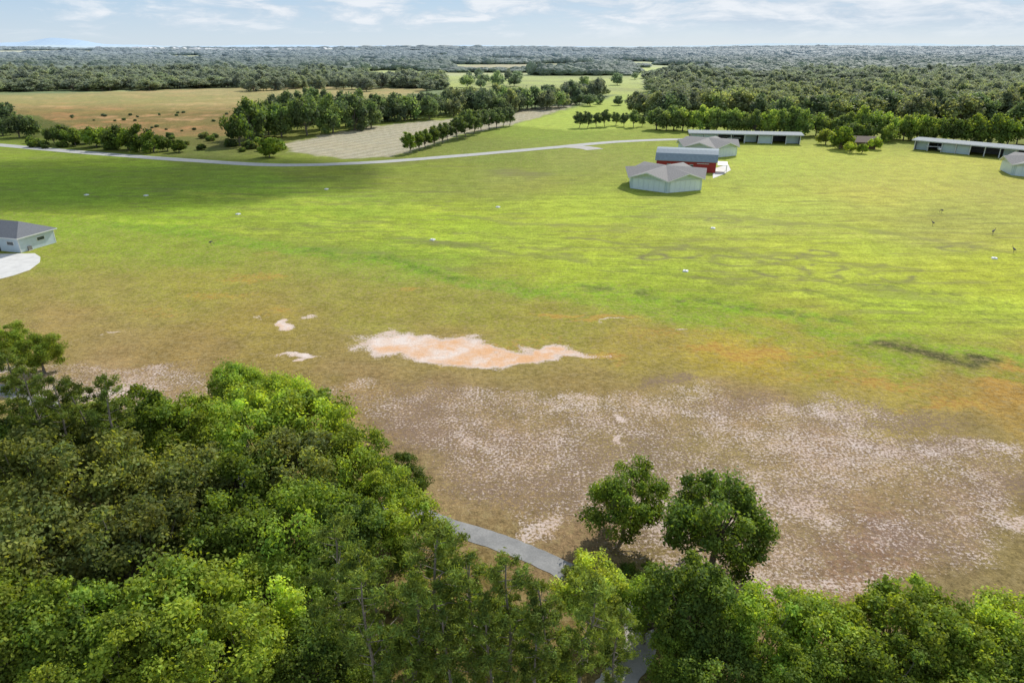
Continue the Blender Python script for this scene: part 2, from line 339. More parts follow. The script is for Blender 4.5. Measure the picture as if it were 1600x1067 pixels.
c=t.mix(t.math('MULTIPLY',fo,.64),c,t.mix(t.mr(nf,.4,.6,0,1),(.40,.18,.05),(.48,.33,.07)))
nb=t.noise(p,2.6,6,.74); 
fb=t.math('MULTIPLY_ADD',t.math('ADD',t.math('ADD',nb,B_),-1.0),9.0,.5,clamp=True)
c=t.mix(t.math('MULTIPLY',fb,.85),c,(.215,.15,.11))
nsd=t.noise(p,3.2,6,.72); nsd2=t.noise(p,.45,6,.66); nsd=t.math('MULTIPLY_ADD',t.math('ADD',nsd2,-.5),.26,nsd)
fs=t.math('MULTIPLY_ADD',t.math('ADD',t.math('ADD',nsd,R_),-1.0),12.0,.34,clamp=True)
scol=t.mix(t.mr(nm,.38,.62,0,1),(.66,.55,.49),(.60,.46,.38))
scs=t.mix(t.mr(nm,.42,.58,0,1),(.70,.60,.53),(.66,.47,.34)); scol=t.mix(s2.outputs[1],scol,scs); scol=t.mix(1.0,scol,t.mr(nff,.3,.7,.85,1.12),'MULTIPLY')
nor=t.noise(p,.24,9,.72); sxx=t.n('ShaderNodeSeparateXYZ'); t.l(p,sxx.inputs[0]); eastw=t.mr(sxx.outputs[0],-24,6,-.09,.07)
scol=t.mix(t.math('MULTIPLY',s2.outputs[1],t.mr(t.math('ADD',nor,eastw),.42,.60,0,.85)),scol,(.66,.37,.18))
scol=t.mix(s2.outputs[2],scol,(.55,.50,.42))
c=t.mix(t.math('MULTIPLY',fs,t.mr(R_,.45,.7,.82,1)),c,scol)
c=haze_mix(t,c,p,500,7000,.6)  # distance haze mixed into the ground colour
bh=t.math('ADD',t.math('MULTIPLY',nf,1.0),t.math('MULTIPLY',nff,.5))
t.out(t.bsdf(c,.95,.05,t.bump(bh,.9,.2)))
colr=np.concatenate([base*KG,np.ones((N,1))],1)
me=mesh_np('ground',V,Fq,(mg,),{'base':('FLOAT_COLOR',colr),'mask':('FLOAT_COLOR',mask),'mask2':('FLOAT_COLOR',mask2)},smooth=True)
obj('ground',me,kind='structure')
# ---------- roads
def ribbon(name,pts,w,z,m,soft=3):
    P_=[Vector((a,b,0)) for a,b in pts]
    out=[]
    for i in range(len(P_)-1):
        p0=P_[max(i-1,0)];p1=P_[i];p2=P_[i+1];p3=P_[min(i+2,len(P_)-1)]
        for k in range(8):
            s=k/8; out.append(.5*((2*p1)+(p2-p0)*s+(2*p0-5*p1+4*p2-p3)*s*s+(3*p1-p0-3*p2+p3)*s**3))
    out.append(P_[-1]); V=[];F_=[]
    for i,p_ in enumerate(out):
        d=(out[min(i+1,len(out)-1)]-out[max(i-1,0)]).normalized(); n=Vector((-d.y,d.x,0))
        for k in range(3):
            e=(k-1)*w/2*(1+(random.random()-.5)*.12); V.append((p_.x+n.x*e,p_.y+n.y*e,z+(.015 if k==1 else 0)))
    for i in range(len(out)-1):
        for k in range(2): a=i*3+k; F_.append((a,a+1,a+4,a+3))
    return obj(name,mesh_py(name,V,F_,(m,)),kind='structure')
def roadmat(name,c0,c1):
    m,t=mat(name); p=t.pos(); n=t.noise(p,.5,6,.65); n2=t.noise(p,6,4,.7)
    c=t.mix(t.mr(n,.35,.65,0,1),c0,c1); c=t.mix(1.0,c,t.mr(n2,.3,.7,.85,1.15),'MULTIPLY'); t.out(t.bsdf(c,.85,.2,t.bump(n2,.3,.02))); return m
M_road=roadmat('taxiway_surface',(.34,.34,.32),(.42,.415,.39)); M_asph=roadmat('driveway_asphalt',(.205,.205,.20),(.29,.285,.275)); M_dconc=roadmat('driveway_concrete',(.34,.32,.285),(.43,.405,.365))
ribbon('taxiway_road',gp([(-250,212),(-100,220),(0,227),(150,240),(300,251),(430,258),(560,255),(700,245),(850,232),(960,222),(1060,218),(1130,220)]),6.5,.03,M_road)
ribbon('gravel_path',gp([(890,229),(915,231),(930,234)]),9,.04,M_dconc)
ribbon('driveway',gp([(-100,585),(45,622),(200,690),(400,755),(560,790),(640,800),(700,822),(780,847),(860,880),(930,918),(985,960),(1005,1000)]),2.2,.03,M_asph)
ribbon('driveway_concrete',gp([(1000,985),(1000,1015),(975,1050),(945,1090)]),2.4,.045,M_dconc)
ap=gp([(-80,400),(0,397),(54,396),(63,402),(62,410),(46,422),(20,431),(0,436),(-80,455)])
obj('concrete_apron',mesh_py('apron',[(a,b,.05) for a,b in ap]+[(a,b,0) for a,b in ap],[list(range(len(ap)))[::-1]]+[[i,(i+1)%len(ap),(i+1)%len(ap)+len(ap),i+len(ap)] for i in range(len(ap))],(M_conc,)),kind='structure')
# ---------- trees
def leaves(C,R,per,L,W,rs,flat=.8,shell=.4,bias=.35):
    C=np.asarray(C);R=np.asarray(R); n=len(C)*per
    ci=np.repeat(np.arange(len(C)),per)
    d=rs.normal(size=(n,3)); d/=np.linalg.norm(d,axis=1)[:,None]
    r=R[ci]*(shell+(1-shell)*rs.random(n)**.6)*(1+.26*rs.normal(size=n))
    p=C[ci]+d*r[:,None]*np.array([1,1,flat])
    nn=d*.6+rs.normal(size=(n,3))*.5+np.array([0,0,bias]); nn/=np.linalg.norm(nn,axis=1)[:,None]
    a=np.cross(nn,rs.normal(size=(n,3))); a/=np.linalg.norm(a,axis=1)[:,None]; b=np.cross(nn,a)
    s=(.6+.8*rs.random(n))[:,None]; a=a*L/2*s; b=b*W/2*s
    V=np.stack([p-a,p-b+a*.15,p+a,p+b+a*.15],1).reshape(-1,3)
    ct=(.6+.8*rs.random(len(C)))[ci]; lt=.7+.6*rs.random(n); tt=ct*lt
    yel=rs.random(n)*.35+(.3*rs.random(len(C)))[ci]
    col=np.stack([tt*(.9+yel),tt*(1+yel*.3),tt*(1-yel*.5),np.ones(n)],1)
    return V,np.repeat(col,4,0)
def crown_mesh(name,V,col,m):
    n=len(V)//4; Fq=np.arange(n*4).reshape(n,4)
    return mesh_np(name,V,Fq,(m,),{'tint':('FLOAT_COLOR',col)})
def oak_parts(seed,R=4.5,zc=6.0,ncl=48,per=430,L=.30,W=.19,cr=.27,sq=.80,lobamp=.3,zmin=-.5,k0=.74):
    rs=np.random.default_rng(seed); C=[];RR=[]
    lob=[(rs.normal(size=3)) for _ in range(7)]
    for i in range(ncl):
        while True:
            d=rs.normal(size=3); d/=np.linalg.norm(d)
            if d[2]>zmin: break
        k=k0+lobamp*max(float(np.dot(d,l/np.linalg.norm(l))) for l in lob)**3
        rr=R*(.35+.62*rs.random()**.45)*k
        C.append([d[0]*rr,d[1]*rr,zc+d[2]*rr*sq]); RR.append(R*cr*(.5+.85*rs.random()))
    V,col=leaves(C,RR,per,L,W,rs)
    mb=MB(); r0=.055*R; fz=zc*.42
    bend=rs.normal(size=2)*.25
    mb.tube([(0,0,-.3),(bend[0]*.3,bend[1]*.3,fz*.5),(bend[0],bend[1],fz),(bend[0]*1.4,bend[1]*1.4,zc*.9)],[r0*1.35,r0,r0*.85,r0*.4],8)
    for c_ in C[::2]:
        c_=np.array(c_); s0=np.array([bend[0],bend[1],fz*(.85+.4*rs.random())]); mid=s0*.5+c_*.5+np.array([0,0,-.06*R])+rs.normal(size=3)*.25
        mb.tube([tuple(s0),tuple(mid),tuple(c_)],[r0*.4,r0*.22,r0*.06],5)
    return V,col,mb
def pine_parts(seed,Ht=15.5):
    rs=np.random.default_rng(seed); mb=MB(); lean=rs.normal(size=2)*.6
    ax=lambda z:(lean[0]*(z/Ht)**2+.16*math.sin(z*.6+seed),lean[1]*(z/Ht)**2+.16*math.cos(z*.5),z)
    zs=np.linspace(-.3,Ht,9); mb.tube([ax(z) for z in zs],[.17*(1-.88*max(z,0)/Ht)+.02 for z in zs],7)
    C=[];RR=[]
    z=Ht*.44
    while z<Ht:
        rel=(z-Ht*.44)/(Ht*.56); Lb=(2.5*(1-rel)**.6+.3)*(.45+.55*min(1,rel*3+.2)); nb_=rs.integers(1,5)
        a0=rs.random()*6.28
        for k in range(nb_):
            a=a0+k*6.28/nb_+rs.normal()*.6; l=Lb*(.45+.75*rs.random()); o=np.array(ax(z)); d=np.array([math.cos(a),math.sin(a),.2+.4*rel])
            e=o+d*l; m1=o+d*l*.5+np.array([0,0,-.08*l]); mb.tube([tuple(o),tuple(m1),tuple(e)],[.04*(1.2-rel),.028,.012],4)
            nt=max(2,int(l*2.2))
            for j in range(nt):
                s=.4+.6*(j+1)/nt; pp=o+d*l*s+rs.normal(size=3)*np.array([.25,.25,.14])*l*.5; C.append(pp); RR.append(.32+.2*rs.random())
        z+=.5+.33*rs.random()
    C.append(np.array(ax(Ht))); RR.append(.36)
    V,col=leaves(C,RR,80,.30,.07,rs,flat=.75,shell=.12,bias=.1)
    return V,col,mb
OAK=[]; 
for i in range(7):
    V_,c_,mb=oak_parts(100+i,ncl=[80,90,96,72,86,104,84][i],per=[250,230,220,260,240,210,240][i],cr=[.215,.195,.185,.235,.205,.18,.21][i],sq=[.95,.80,1.0,.9,1.1,.88,.95][i],L=.27,W=.165,lobamp=.46,k0=.66,zc=6.0 if i<6 else 5.0,zmin=-.5 if i<6 else -.85)
    OAK.append((crown_mesh('oak_crown_mesh',V_,c_,M_leaf),mb.mesh('oak_trunk_mesh',M_bark)))
PINE=[]
for i in range(4):
    V_,c_,mb=pine_parts(200+i,[15.5,14,16.5,15][i]); PINE.append((crown_mesh('pine_crown_mesh',V_,c_,M_needle),mb.mesh('pine_trunk_mesh',M_barkg)))
TK=2.2
TINT={k:(a*TK,b*TK,c*TK,1) for k,(a,b,c) in {'d':(.040,.066,.016),'m':(.064,.102,.020),'b':(.094,.138,.026),'y':(.12,.160,.036),'p':(.054,.080,.022),'g':(.074,.096,.034)}.items()}
def tree(kind,mi,loc,s,tint,label,group=None,rot=None,sz=None,name=None):
    lib=OAK if kind=='oak' else PINE
    mi=mi%6 if kind=='oak' and mi!=99 else (6 if mi==99 else mi%4)
    e=obj((name or kind+'_tree'),None,loc=loc,rot=random.random()*6.28 if rot is None else rot,scale=(s,s,s*(sz or 1)))
    e['label']=label; e['category']='tree'
    if group: e['group']=group
    t_=obj('trunk',lib[mi][1],e); c_=obj('crown',lib[mi][0],e); c_.color=TINT[tint]
    return e
LB={'d':'dark green broadleaf oak with dense rounded crown','m':'mid green leafy oak in the wood by the driveway','b':'bright fresh green oak with lumpy sunlit crown','y':'pale yellow green leafy tree with thin crown','g':'grey green oak with loose open crown and branches'}
fg=[(60,655,85,'p'),(140,645,70,'p'),(20,635,70,'p'),(100,665,70,'p'),(175,670,70,'p'),(100,690,75,'d'),(120,700,75,'g'),(50,710,75,'d'),(185,710,60,'g'),(235,690,80,'m'),(310,690,65,'b'),(375,606,46,'m'),(400,680,75,'b'),(480,672,72,'b'),(450,640,50,'b'),(55,770,95,'g'),(165,780,95,'g'),(280,780,88,'g'),(380,765,80,'m'),(470,745,80,'g'),(545,745,66,'b'),
(605,790,60,'b'),(625,755,40,'d'),(90,870,105,'g'),(225,880,100,'g'),(360,860,85,'m'),(470,850,85,'m'),(560,850,75,'d'),(645,852,62,'b'),(300,960,105,'b'),(120,990,100,'m'),(420,940,80,'b'),(30,1010,95,'b'),(210,1050,95,'b'),(370,1055,95,'b'),(490,1040,75,'d'),(100,1090,90,'b'),(500,940,60,'d'),
(560,1095,50,'m'),(690,1085,50,'d'),(860,1085,52,'m'),
(978,786,62,'m'),(1122,815,86,'d'),(925,930,58,'y'),(1010,955,50,'m'),(1085,955,86,'d'),(1190,1005,80,'m'),(1290,1000,84,'b'),(1400,990,86,'b'),(1500,1015,80,'b'),(1585,1005,74,'b'),(1250,1080,75,'m'),(1380,1080,80,'m'),(1500,1090,75,'b'),(1600,1080,75,'m'),(1130,1060,70,'d'),(1060,1045,50,'m')]
for i,(a,b,r,tn) in enumerate(fg):
    if tn=='p':
        gx,gy=G(a,b,11.0); tree('pine',i,(gx,gy,0),1.02,'p','tall pine with tufted needles rising above the oaks','pines around the driveway'); continue
    s=1.0
    for _ in range(4): s=r*depth(a,b,6*s)/F/4.5
    gx,gy=G(a,b,6*s); mi=i*5+2; sz=None; rt_=None
    lb=LB[tn]
    if (a,b)==(978,786): lb='mid green oak alone on the sandy grass'; mi=99; rt_=.6
    elif (a,b)==(1122,815): lb='wide dark oak beside its neighbour on sandy ground'; mi=99; rt_=3.9
    if mi==99: gx,gy=G(a,b,5*s)
    tree('oak',mi,(gx,gy,0),s*1.08,tn,lb,'oaks in the wood along the driveway',rot=rt_,sz=sz)
for i,(a,b,s) in enumerate([(528,900,1.0),(600,935,1.05),(668,955,1.05),(735,950,1.0),(795,970,.95),(860,955,.98),(910,985,.85),(700,1030,.9),(575,1000,.95),(830,1045,.85),(640,1010,.9),(765,1030,.85),(960,1015,.7)]):
    gx,gy=G(a,b,11*s); tree('pine',i,(gx,gy,0),s,'p','slender pine with bare grey trunk and tufted branches','pines around the driveway')
for a,b,r,tn in [(58,545,36,'b'),(2,528,32,'b')]:
    s=.6
    for _ in range(4): s=r*depth(a,b,5.3*s)/F/4.5
    gx,gy=G(a,b,5.3*s); tree('oak',99,(gx,gy,0),s*1.05,tn,'small fresh green tree standing on sandy verge',rot=a*.1,sz=.95)
# midground trees : single meshes
MID=[]
def merge_tree(name,V,col,mb,mats,flag=True):
    nV=len(V); n=nV//4
    tv=np.array(mb.V,float); q4=[f for f in mb.F if len(f)==4]
    Fq=np.concatenate([np.arange(nV).reshape(n,4),np.array(q4)+nV])
    VV=np.concatenate([V,tv]); cc_=np.concatenate([col,np.ones((len(tv),4))])
    return mesh_np(name,VV,Fq,mats,{'tint':('FLOAT_COLOR',cc_)},midx=np.r_[np.zeros(n,int),np.ones(len(q4),int)])
for i in range(5):
    V_,c_,mb=oak_parts(300+i,R=5.2,zc=5.2,ncl=[34,40,30,44,36][i],per=110,L=.8,W=.55,cr=.30,sq=[.9,.8,1.0,.85,.7][i],zmin=-.75)
    MID.append(merge_tree('midground_oak_mesh',V_,c_,mb,(M_leaf,M_bark)))
V_,c_,mb=oak_parts(320,R=2.6,zc=4.6,ncl=34,per=110,L=.5,W=.32,cr=.36,sq=1.5); CED=merge_tree('cedar_mesh',V_,c_,mb,(M_leaf,M_bark))
mids=[]
def mid(a,b,s,tn,label,group,ced=False,sz=1.0,z=0):
    gx,gy=G(a,b); me=CED if ced else MID[random.randrange(5)]
    s*=1+.12*(random.random()-.5)
    o=obj('cedar_tree' if ced else 'oak_tree',me,loc=(gx,gy,-.6*s),rot=random.random()*6.28,scale=(s,s,s*sz*(1+.15*(random.random()-.5)))); o.color=tn if isinstance(tn,tuple) else TINT[tn]
    o['label']=label; o['category']='tree'; o['group']=group; mids.append(o); return o
gA='oaks between the hay field and sandy field'
for a,b,s in [(375,228,1.1),(392,222,1.25),(420,212,1.2),(440,214,1.3),(455,205,1.4),(480,212,1.4),(500,202,1.4),(520,208,1.4),(540,198,1.3),(555,204,1.4),(580,200,1.2),(590,192,1.2),(470,196,1.3),(510,192,1.3),(430,200,1.1),(535,190,1.2),(408,206,1.0),(450,190,1.2),(490,184,1.3),(400,216,1.3),(545,190,1.3),(565,196,1.3)]:
    mid(a,b,s*1.1,'d','large dark oak standing in a clump',gA,sz=1.3)
mid(421,246,.85,'m','round dark green oak alone beside the taxiway',gA)
for i in range(44):
    k=i/43; a=600+k*290+random.uniform(-8,8); b=190-k*24+random.uniform(-5,3); mid(a,b,1.05+random.random()*.5,random.choice('ddmg'),'dark oak in the tree line behind the sandy field','oaks in the long tree line',sz=1.15)
for a,b,s in [(922,166,1.1),(905,164,1.),(938,163,.8),(966,165,.7),(1010,172,1.3),(1000,168,1.2)]: mid(a,b,s,'d','rounded oak at the edge of green pasture','oaks in the long tree line')
for i in range(16):
    a=random.uniform(720,1010); b=random.uniform(120,140); mid(a,b,random.uniform(.9,1.6),random.choice('mgb'),'grey green oak scattered on far pasture','oaks scattered on the far pasture')
for a,b,s in [(640,240,.9),(655,236,.9),(665,232,.9),(678,229,1.),(692,225,1.),(700,221,.9),(715,218,1.25),(728,215,1.3),(740,210,1.3),(752,206,1.2),(765,203,1.1),(776,201,1.1),(786,198,1.1),(796,197,1.0)]:
    mid(a,b,s*1.3,'d','dark conical cedar in a row beside the sandy field','cedars beside the sandy field',ced=True)
for a,b,s in [(905,200,1.1),(918,200,1.2),(932,199,1.),(945,198,1.2),(962,196,1.),(975,198,1.),(990,199,1.2),(1003,198,.8)]: mid(a,b,s,'d','dark cedar in a short row on grass','cedars on the lawn',ced=True)
for i in range(44):
    k=i/43; a=1025+k*590+random.uniform(-3,3); b=203+k*24+random.uniform(-1.2,1.2)
    if 1290<a<1310: continue
    mid(a,b,.9+random.random()*.3,'b' if random.random()<.5 else 'm','clipped mid green tree in the row behind the hangars','tree row behind the hangars',sz=1.2)
for a,b,s,tn in [(1290,226,.8,'y'),(1312,233,1.0,'m'),(1328,239,.5,'y'),(1346,240,.5,'m'),(1366,234,.6,'b'),(1388,222,.8,'b'),(1330,220,1.0,'m'),(1350,220,1.0,'m')]: mid(a,b,s,tn,'leafy shade tree beside the small farmhouse','trees around the farmhouse')
for a,b,s in [(5,212,1.1),(30,215,1.2),(50,214,1.1),(12,195,1.2),(35,205,1.0),(85,224,.8),(100,226,.9),(118,228,.9),(150,230,1.1),(165,228,.9),(182,233,1.2),(200,234,1.),(222,236,1.1),(240,238,.9),(262,236,.6),(280,238,.6),(140,224,.7)]:
    mid(a,b,s,random.choice('ddm'),'dark leafy tree on the bank above the taxiway','trees on the bank above the taxiway')
for i in range(26):
    k=i/25; a=390+k*190+random.uniform(-3,3); b=143+random.uniform(-3,2)-6*math.sin(k*3); mid(a,b,1.2+random.random()*.4,'g','grey green oak at the far edge of the hay field','oaks along the hay field')
for i in range(14):
    a=592+i*7.2+random.uniform(-3,3); mid(a,138+random.uniform(-3,1),1.3+random.random()*.4,'g','grey green oak at the far edge of the hay field','oaks along the hay field')
for i in range(40):
    k=i/39; a=990+k*620+random.uniform(-8,8); b=184+k*18+random.uniform(-12,2); mid(a,b,1.4+random.random()*.7,random.choice('dgg'),'broad grey green oak on the wooded edge','oaks on the wooded edge',)
V_,c_,mb=oak_parts(340,R=1.6,zc=.9,ncl=18,per=120,L=.45,W=.3,cr=.36,sq=.6); SHM=merge_tree('shrub_mesh',V_,c_,mb,(M_leaf,M_bark))
for i in range(48):
    a,b=random.choice([(random.uniform(40,340),random.uniform(214,236)),(random.uniform(0,330),random.uniform(212,232)),(random.uniform(360,440),random.uniform(226,238))])
    gx,gy=G(a,b); s=random.uniform(.8,1.9); o=obj('shrub',SHM,loc=(gx,gy,0),rot=random.random()*6,scale=(s,s,s)); o.color=TINT[random.choice('dmg')]; o['label']='low scrubby bush on rough grass bank'; o['category']='bush'; o['group']='bushes on the rough bank'
for i in range(30):
    a=random.gauss(250,70); b=random.uniform(176,206); gx,gy=G(a,b); s=random.uniform(.4,.8); o=obj('shrub',SHM,loc=(gx,gy,0),rot=random.random()*6,scale=(s,s,s)); o.color=TINT['d']; o['label']='small dark scrub bush in rusty hay field'; o['category']='bush'; o['group']='scrub in the hay field'
V_,c_,mb=oak_parts(350,R=1.5,zc=1.0,ncl=16,per=260,L=.2,W=.12,cr=.36,sq=.6); SHN=merge_tree('near_shrub_mesh',V_,c_,mb,(M_leaf,M_bark))
for i in range(34):
    a=random.uniform(560,960); b=random.uniform(925,1060); 
    if i>26: a=random.uniform(880,1100); b=random.uniform(880,930)
    gx,gy=G(a,b); s=random.uniform(.35,.9); o=obj('shrub',SHN,loc=(gx,gy,0),rot=random.random()*6,scale=(s,s,s*1.1)); o.color=TINT[random.choice('dmgm')]; o['label']='small leafy shrub on litter under the pines'; o['category']='bush'; o['group']='shrubs under the pines'
# ---------- far forest (stuff, geometry nodes)
pts=[];scl=[];lod=[]
def inpoly(names,px,py,mar):
    r=np.zeros(len(px),bool)
    for n_ in names: r|=sdist(gp(POLY[n_]),px,py)>-mar
    return r
for li,(y0,y1,sp,s0,sz_) in enumerate([(330,700,11,1.45,1.3),(700,1100,14,1.8,1.35),(1100,2600,17,2.3,1.6),(2600,5500,30,3.9,1.9),(5500,11000,55,7,2.4)]):
    gx,gy=np.meshgrid(np.arange(-.98*y1,.98*y1,sp),np.arange(y0,y1,sp)); gx=gx.ravel()+(rng.random(gx.size)-.5)*sp*.9; gy=gy.ravel()+(rng.random(gy.size)-.5)*sp*.9
    k=np.abs(gx)<.86*gy+30; gx=gx[k];gy=gy[k]
    lim=np.interp(gx/gy,[-.8,-.4,-.2,-.12,0,.05,.15,.22,.8],[G(0,146)[1],G(0,140)[1],G(0,134)[1],G(0,142)[1],G(0,152)[1],G(0,152)[1],G(0,158)[1],G(0,178)[1],G(0,196)[1]])
    ok=gy>lim
    ok&=clearing(gx,gy)<.5
    ok&=~inpoly(['brown','white','green1','green2','marsh','far1','far2','far3'],gx,gy,3)
    gx=gx[ok];gy=gy[ok]; m=len(gx); hz=hfun(gx,gy)-.5
    hvar=.25+1.45*fbm(gx/90,gy/60,3)
    pts.append(np.stack([gx,gy,hz],1)); sv=s0*(.65+.7*rng.random(m)); zv=sz_*(.7+.5*rng.random(m))*hvar; scl.append(np.stack([sv,sv,zv],1)); lod.append(np.full(m,li>=2))
pts=np.concatenate(pts);scl=np.concatenate(scl);lod=np.concatenate(lod); print('forest',len(pts))
fm=D.meshes.new('forest'); fm.vertices.add(len(pts)); fm.vertices.foreach_set('co',pts.astype(np.float32).ravel())
at=fm.attributes.new('scl','FLOAT_VECTOR','POINT'); at.data.foreach_set('vector',scl.astype(np.float32).ravel())
rt=np.zeros((len(pts),3),np.float32); rt[:,2]=rng.random(len(pts))*6.28; at=fm.attributes.new('rot','FLOAT_VECTOR','POINT'); at.data.foreach_set('vector',rt.ravel())
at=fm.attributes.new('lod','BOOLEAN','POINT'); at.data.foreach_set('value',lod)
fm.materials.append(M_leaf)
fo_=obj('distant_forest',fm,kind='stuff'); fo_.color=TINT['g']
ng=D.node_groups.new('forest_scatter','GeometryNodeTree'); ng.interface.new_socket('Geometry',in_out='INPUT',socket_type='NodeSocketGeometry'); ng.interface.new_socket('Geometry',in_out='OUTPUT',socket_type='NodeSocketGeometry')
nn_=ng.nodes.new; lk=ng.links.new
gi=nn_('NodeGroupInput');go=nn_('NodeGroupOutput'); jn=nn_('GeometryNodeJoinGeometry')
seen=set()
for o in mids:
    if o.data.name in seen or o.data is CED: continue
    seen.add(o.data.name); oi=nn_('GeometryNodeObjectInfo'); oi.transform_space='ORIGINAL'; oi.inputs[0].default_value=o; oi.inputs['As Instance'].default_value=True; lk(oi.outputs['Geometry'],jn.inputs[0])
def nattr(ty,nm_):
    q_=nn_('GeometryNodeInputNamedAttribute'); q_.data_type=ty; q_.inputs[0].default_value=nm_; return [s_ for s_ in q_.outputs if s_.enabled][0]
sc_=nattr('FLOAT_VECTOR','scl'); ro_=nattr('FLOAT_VECTOR','rot'); lo_=nattr('BOOLEAN','lod')
jn2=nn_('GeometryNodeJoinGeometry')
for k in range(3):
    ic=nn_('GeometryNodeMeshIcoSphere'); ic.inputs['Radius'].default_value=5.6; ic.inputs['Subdivisions'].default_value=4
    nz=nn_('ShaderNodeTexNoise'); nz.noise_dimensions='4D'; nz.inputs['W'].default_value=k*3.7; nz.inputs['Scale'].default_value=.45; nz.inputs['Detail'].default_value=4; nz.inputs['Roughness'].default_value=.75
    sub=nn_('ShaderNodeVectorMath'); sub.operation='SUBTRACT'; sub.inputs[1].default_value=(.5,.5,.5); lk(nz.outputs['Color'],sub.inputs[0])
    ml=nn_('ShaderNodeVectorMath'); ml.operation='SCALE'; ml.inputs['Scale'].default_value=6; lk(sub.outputs[0],ml.inputs[0])
    sp_=nn_('GeometryNodeSetPosition'); lk(ic.outputs['Mesh'],sp_.inputs['Geometry']); lk(ml.outputs[0],sp_.inputs['Offset'])
    tr_=nn_('GeometryNodeTransform'); tr_.inputs['Translation'].default_value=(0,0,4.0); tr_.inputs['Scale'].default_value=(1,1,.62); lk(sp_.outputs[0],tr_.inputs[0])
    sa=nn_('GeometryNodeStoreNamedAttribute'); sa.data_type='FLOAT_COLOR'; sa.domain='POINT'; sa.inputs['Name'].default_value='tint'
    n3=nn_('ShaderNodeTexNoise'); n3.inputs['Scale'].default_value=.9; n3.inputs['Detail'].default_value=3
    rg=nn_('ShaderNodeMapRange'); rg.inputs[1].default_value=.35; rg.inputs[2].default_value=.65; rg.inputs[3].default_value=.6; rg.inputs[4].default_value=1.3; lk(n3.outputs[0],rg.inputs[0])
    lk(tr_.outputs[0],sa.inputs['Geometry']); vi=[s_ for s_ in sa.inputs if s_.name=='Value' and s_.enabled][0]; lk(rg.outputs[0],vi)
    sm_=nn_('GeometryNodeSetMaterial'); sm_.inputs['Material'].default_value=M_leaf; lk(sa.outputs[0],sm_.inputs[0])
    g2i=nn_('GeometryNodeGeometryToInstance'); lk(sm_.outputs[0],g2i.inputs[0]); lk(g2i.outputs[0],jn2.inputs[0])
jo=nn_('GeometryNodeJoinGeometry')
nt_=nn_('FunctionNodeBooleanMath'); nt_.operation='NOT'; lk(lo_,nt_.inputs[0])
for src,sel,mx_ in ((jn,nt_.outputs[0],4),(jn2,lo_,2)):
    iop=nn_('GeometryNodeInstanceOnPoints'); iop.inputs['Pick Instance'].default_value=True
    rv=nn_('FunctionNodeRandomValue'); rv.data_type='INT'
    for s_ in rv.inputs:
        if s_.type=='INT' and s_.name=='Max': s_.default_value=mx_
        if s_.type=='INT' and s_.name=='Min': s_.default_value=0
    ro=[s_ for s_ in rv.outputs if s_.type=='INT'][0]
    lk(ro,iop.inputs['Instance Index']); lk(gi.outputs[0],iop.inputs['Points']); lk(src.outputs[0],iop.inputs['Instance']); lk(sc_,iop.inputs['Scale']); lk(ro_,iop.inputs['Rotation']); lk(sel,iop.inputs['Selection']); lk(iop.outputs[0],jo.inputs[0])
lk(jo.outputs[0],go.inputs[0])
md=fo_.modifiers.new('scatter','NODES'); md.node_group=ng
# ---------- buildings
def root(name,loc,rot,label,cat,group=None):
    e=obj(name,None,loc=loc,rot=rot); e['label']=label; e['category']=cat
    if group: e['group']=group
    return e
def hexhangar(a,b,rot,R,label):
    gx,gy=G(a,b); e=root('hangar',(gx,gy,0),rot,label,'hangar','clustered aircraft hangars')
    c=lambda k,r,z:(r*math.cos(k*math.pi/3),r*math.sin(k*math.pi/3),z)
    ap_=R*math.cos(math.pi/6); md_=lambda k,r,z:(r*math.cos((k+.5)*math.pi/3),r*math.sin((k+.5)*math.pi/3),z)
    w=MB()
    for k in range(6): w.poly([c(k,R,0),c(k+1,R,0),c(k+1,R,3.7),md_(k,ap_,5.5),c(k,R,3.7)])
    obj('wall',w.mesh('hangar_wall',M_teal),e)
    r=MB(); ro_=R+1.0; am=ap_+1.9; apx=(0,0,6.6)
    for k in range(6):
        A=c(k,ro_,3.7);B=c(k+1,ro_,3.7);Mi=md_(k,am,5.9)
        r.poly([apx,A,Mi],0); r.poly([apx,Mi,B],0)
        dn=lambda p_:(p_[0],p_[1],p_[2]-.38)
        r.poly([A,dn(A),dn(Mi),Mi],1); r.poly([Mi,dn(Mi),dn(B),B],1); r.poly([dn(A),(0,0,6.2),dn(Mi)],1); r.poly([dn(Mi),(0,0,6.2),dn(B)],1)
    obj('roof',r.mesh('hangar_roof',M_shing,M_white),e)
    d=MB(); hw=R*.5*.86
    for j in range(6):
        x0=-hw+j*2*hw/6; d.box(x0+.03,x0+2*hw/6-.03,-.06,.06,.05,3.4)
    d.box(-hw-.1,hw+.1,-.04,.10,3.41,3.6,1)
    dm=d.mesh('hangar_door_mesh',M_teal2,M_white)
    for k in range(6):
        o=obj('door',dm,e,loc=md_(k,ap_+.08,0),rot=(k+.5)*math.pi/3+math.pi/2)
    return e
hexhangar(1038,290,math.radians(22),12.8,'pale teal six sided hangar with grey gabled roof')
hexhangar(1104,240,math.radians(30),12.5,'pale six sided hangar with grey gabled roof behind red barn')
hexhangar(1628,272,math.radians(12),13,'pale six sided hangar with grey gabled roof on open lawn')
gx,gy=G(1072,264); e=root('barn',(gx,gy,0),math.radians(-16),'red metal barn with blue grey rounded roof','barn')
prof=[(-7,0),(7,0),(7,4.2),(5.2,6.1),(2.4,7.1),(0,7.35),(-2.4,7.1),(-5.2,6.1),(-7,4.2)]
obj('wall',MB().prism_x([(a*.98,b*.985) for a,b in prof],-10.5,10.5).mesh('barn_wall',M_red),e)
r=MB(); top=[(-7.7,3.95),(-5.5,6.2),(-2.5,7.3),(0,7.57),(2.5,7.3),(5.5,6.2),(7.7,3.95)]
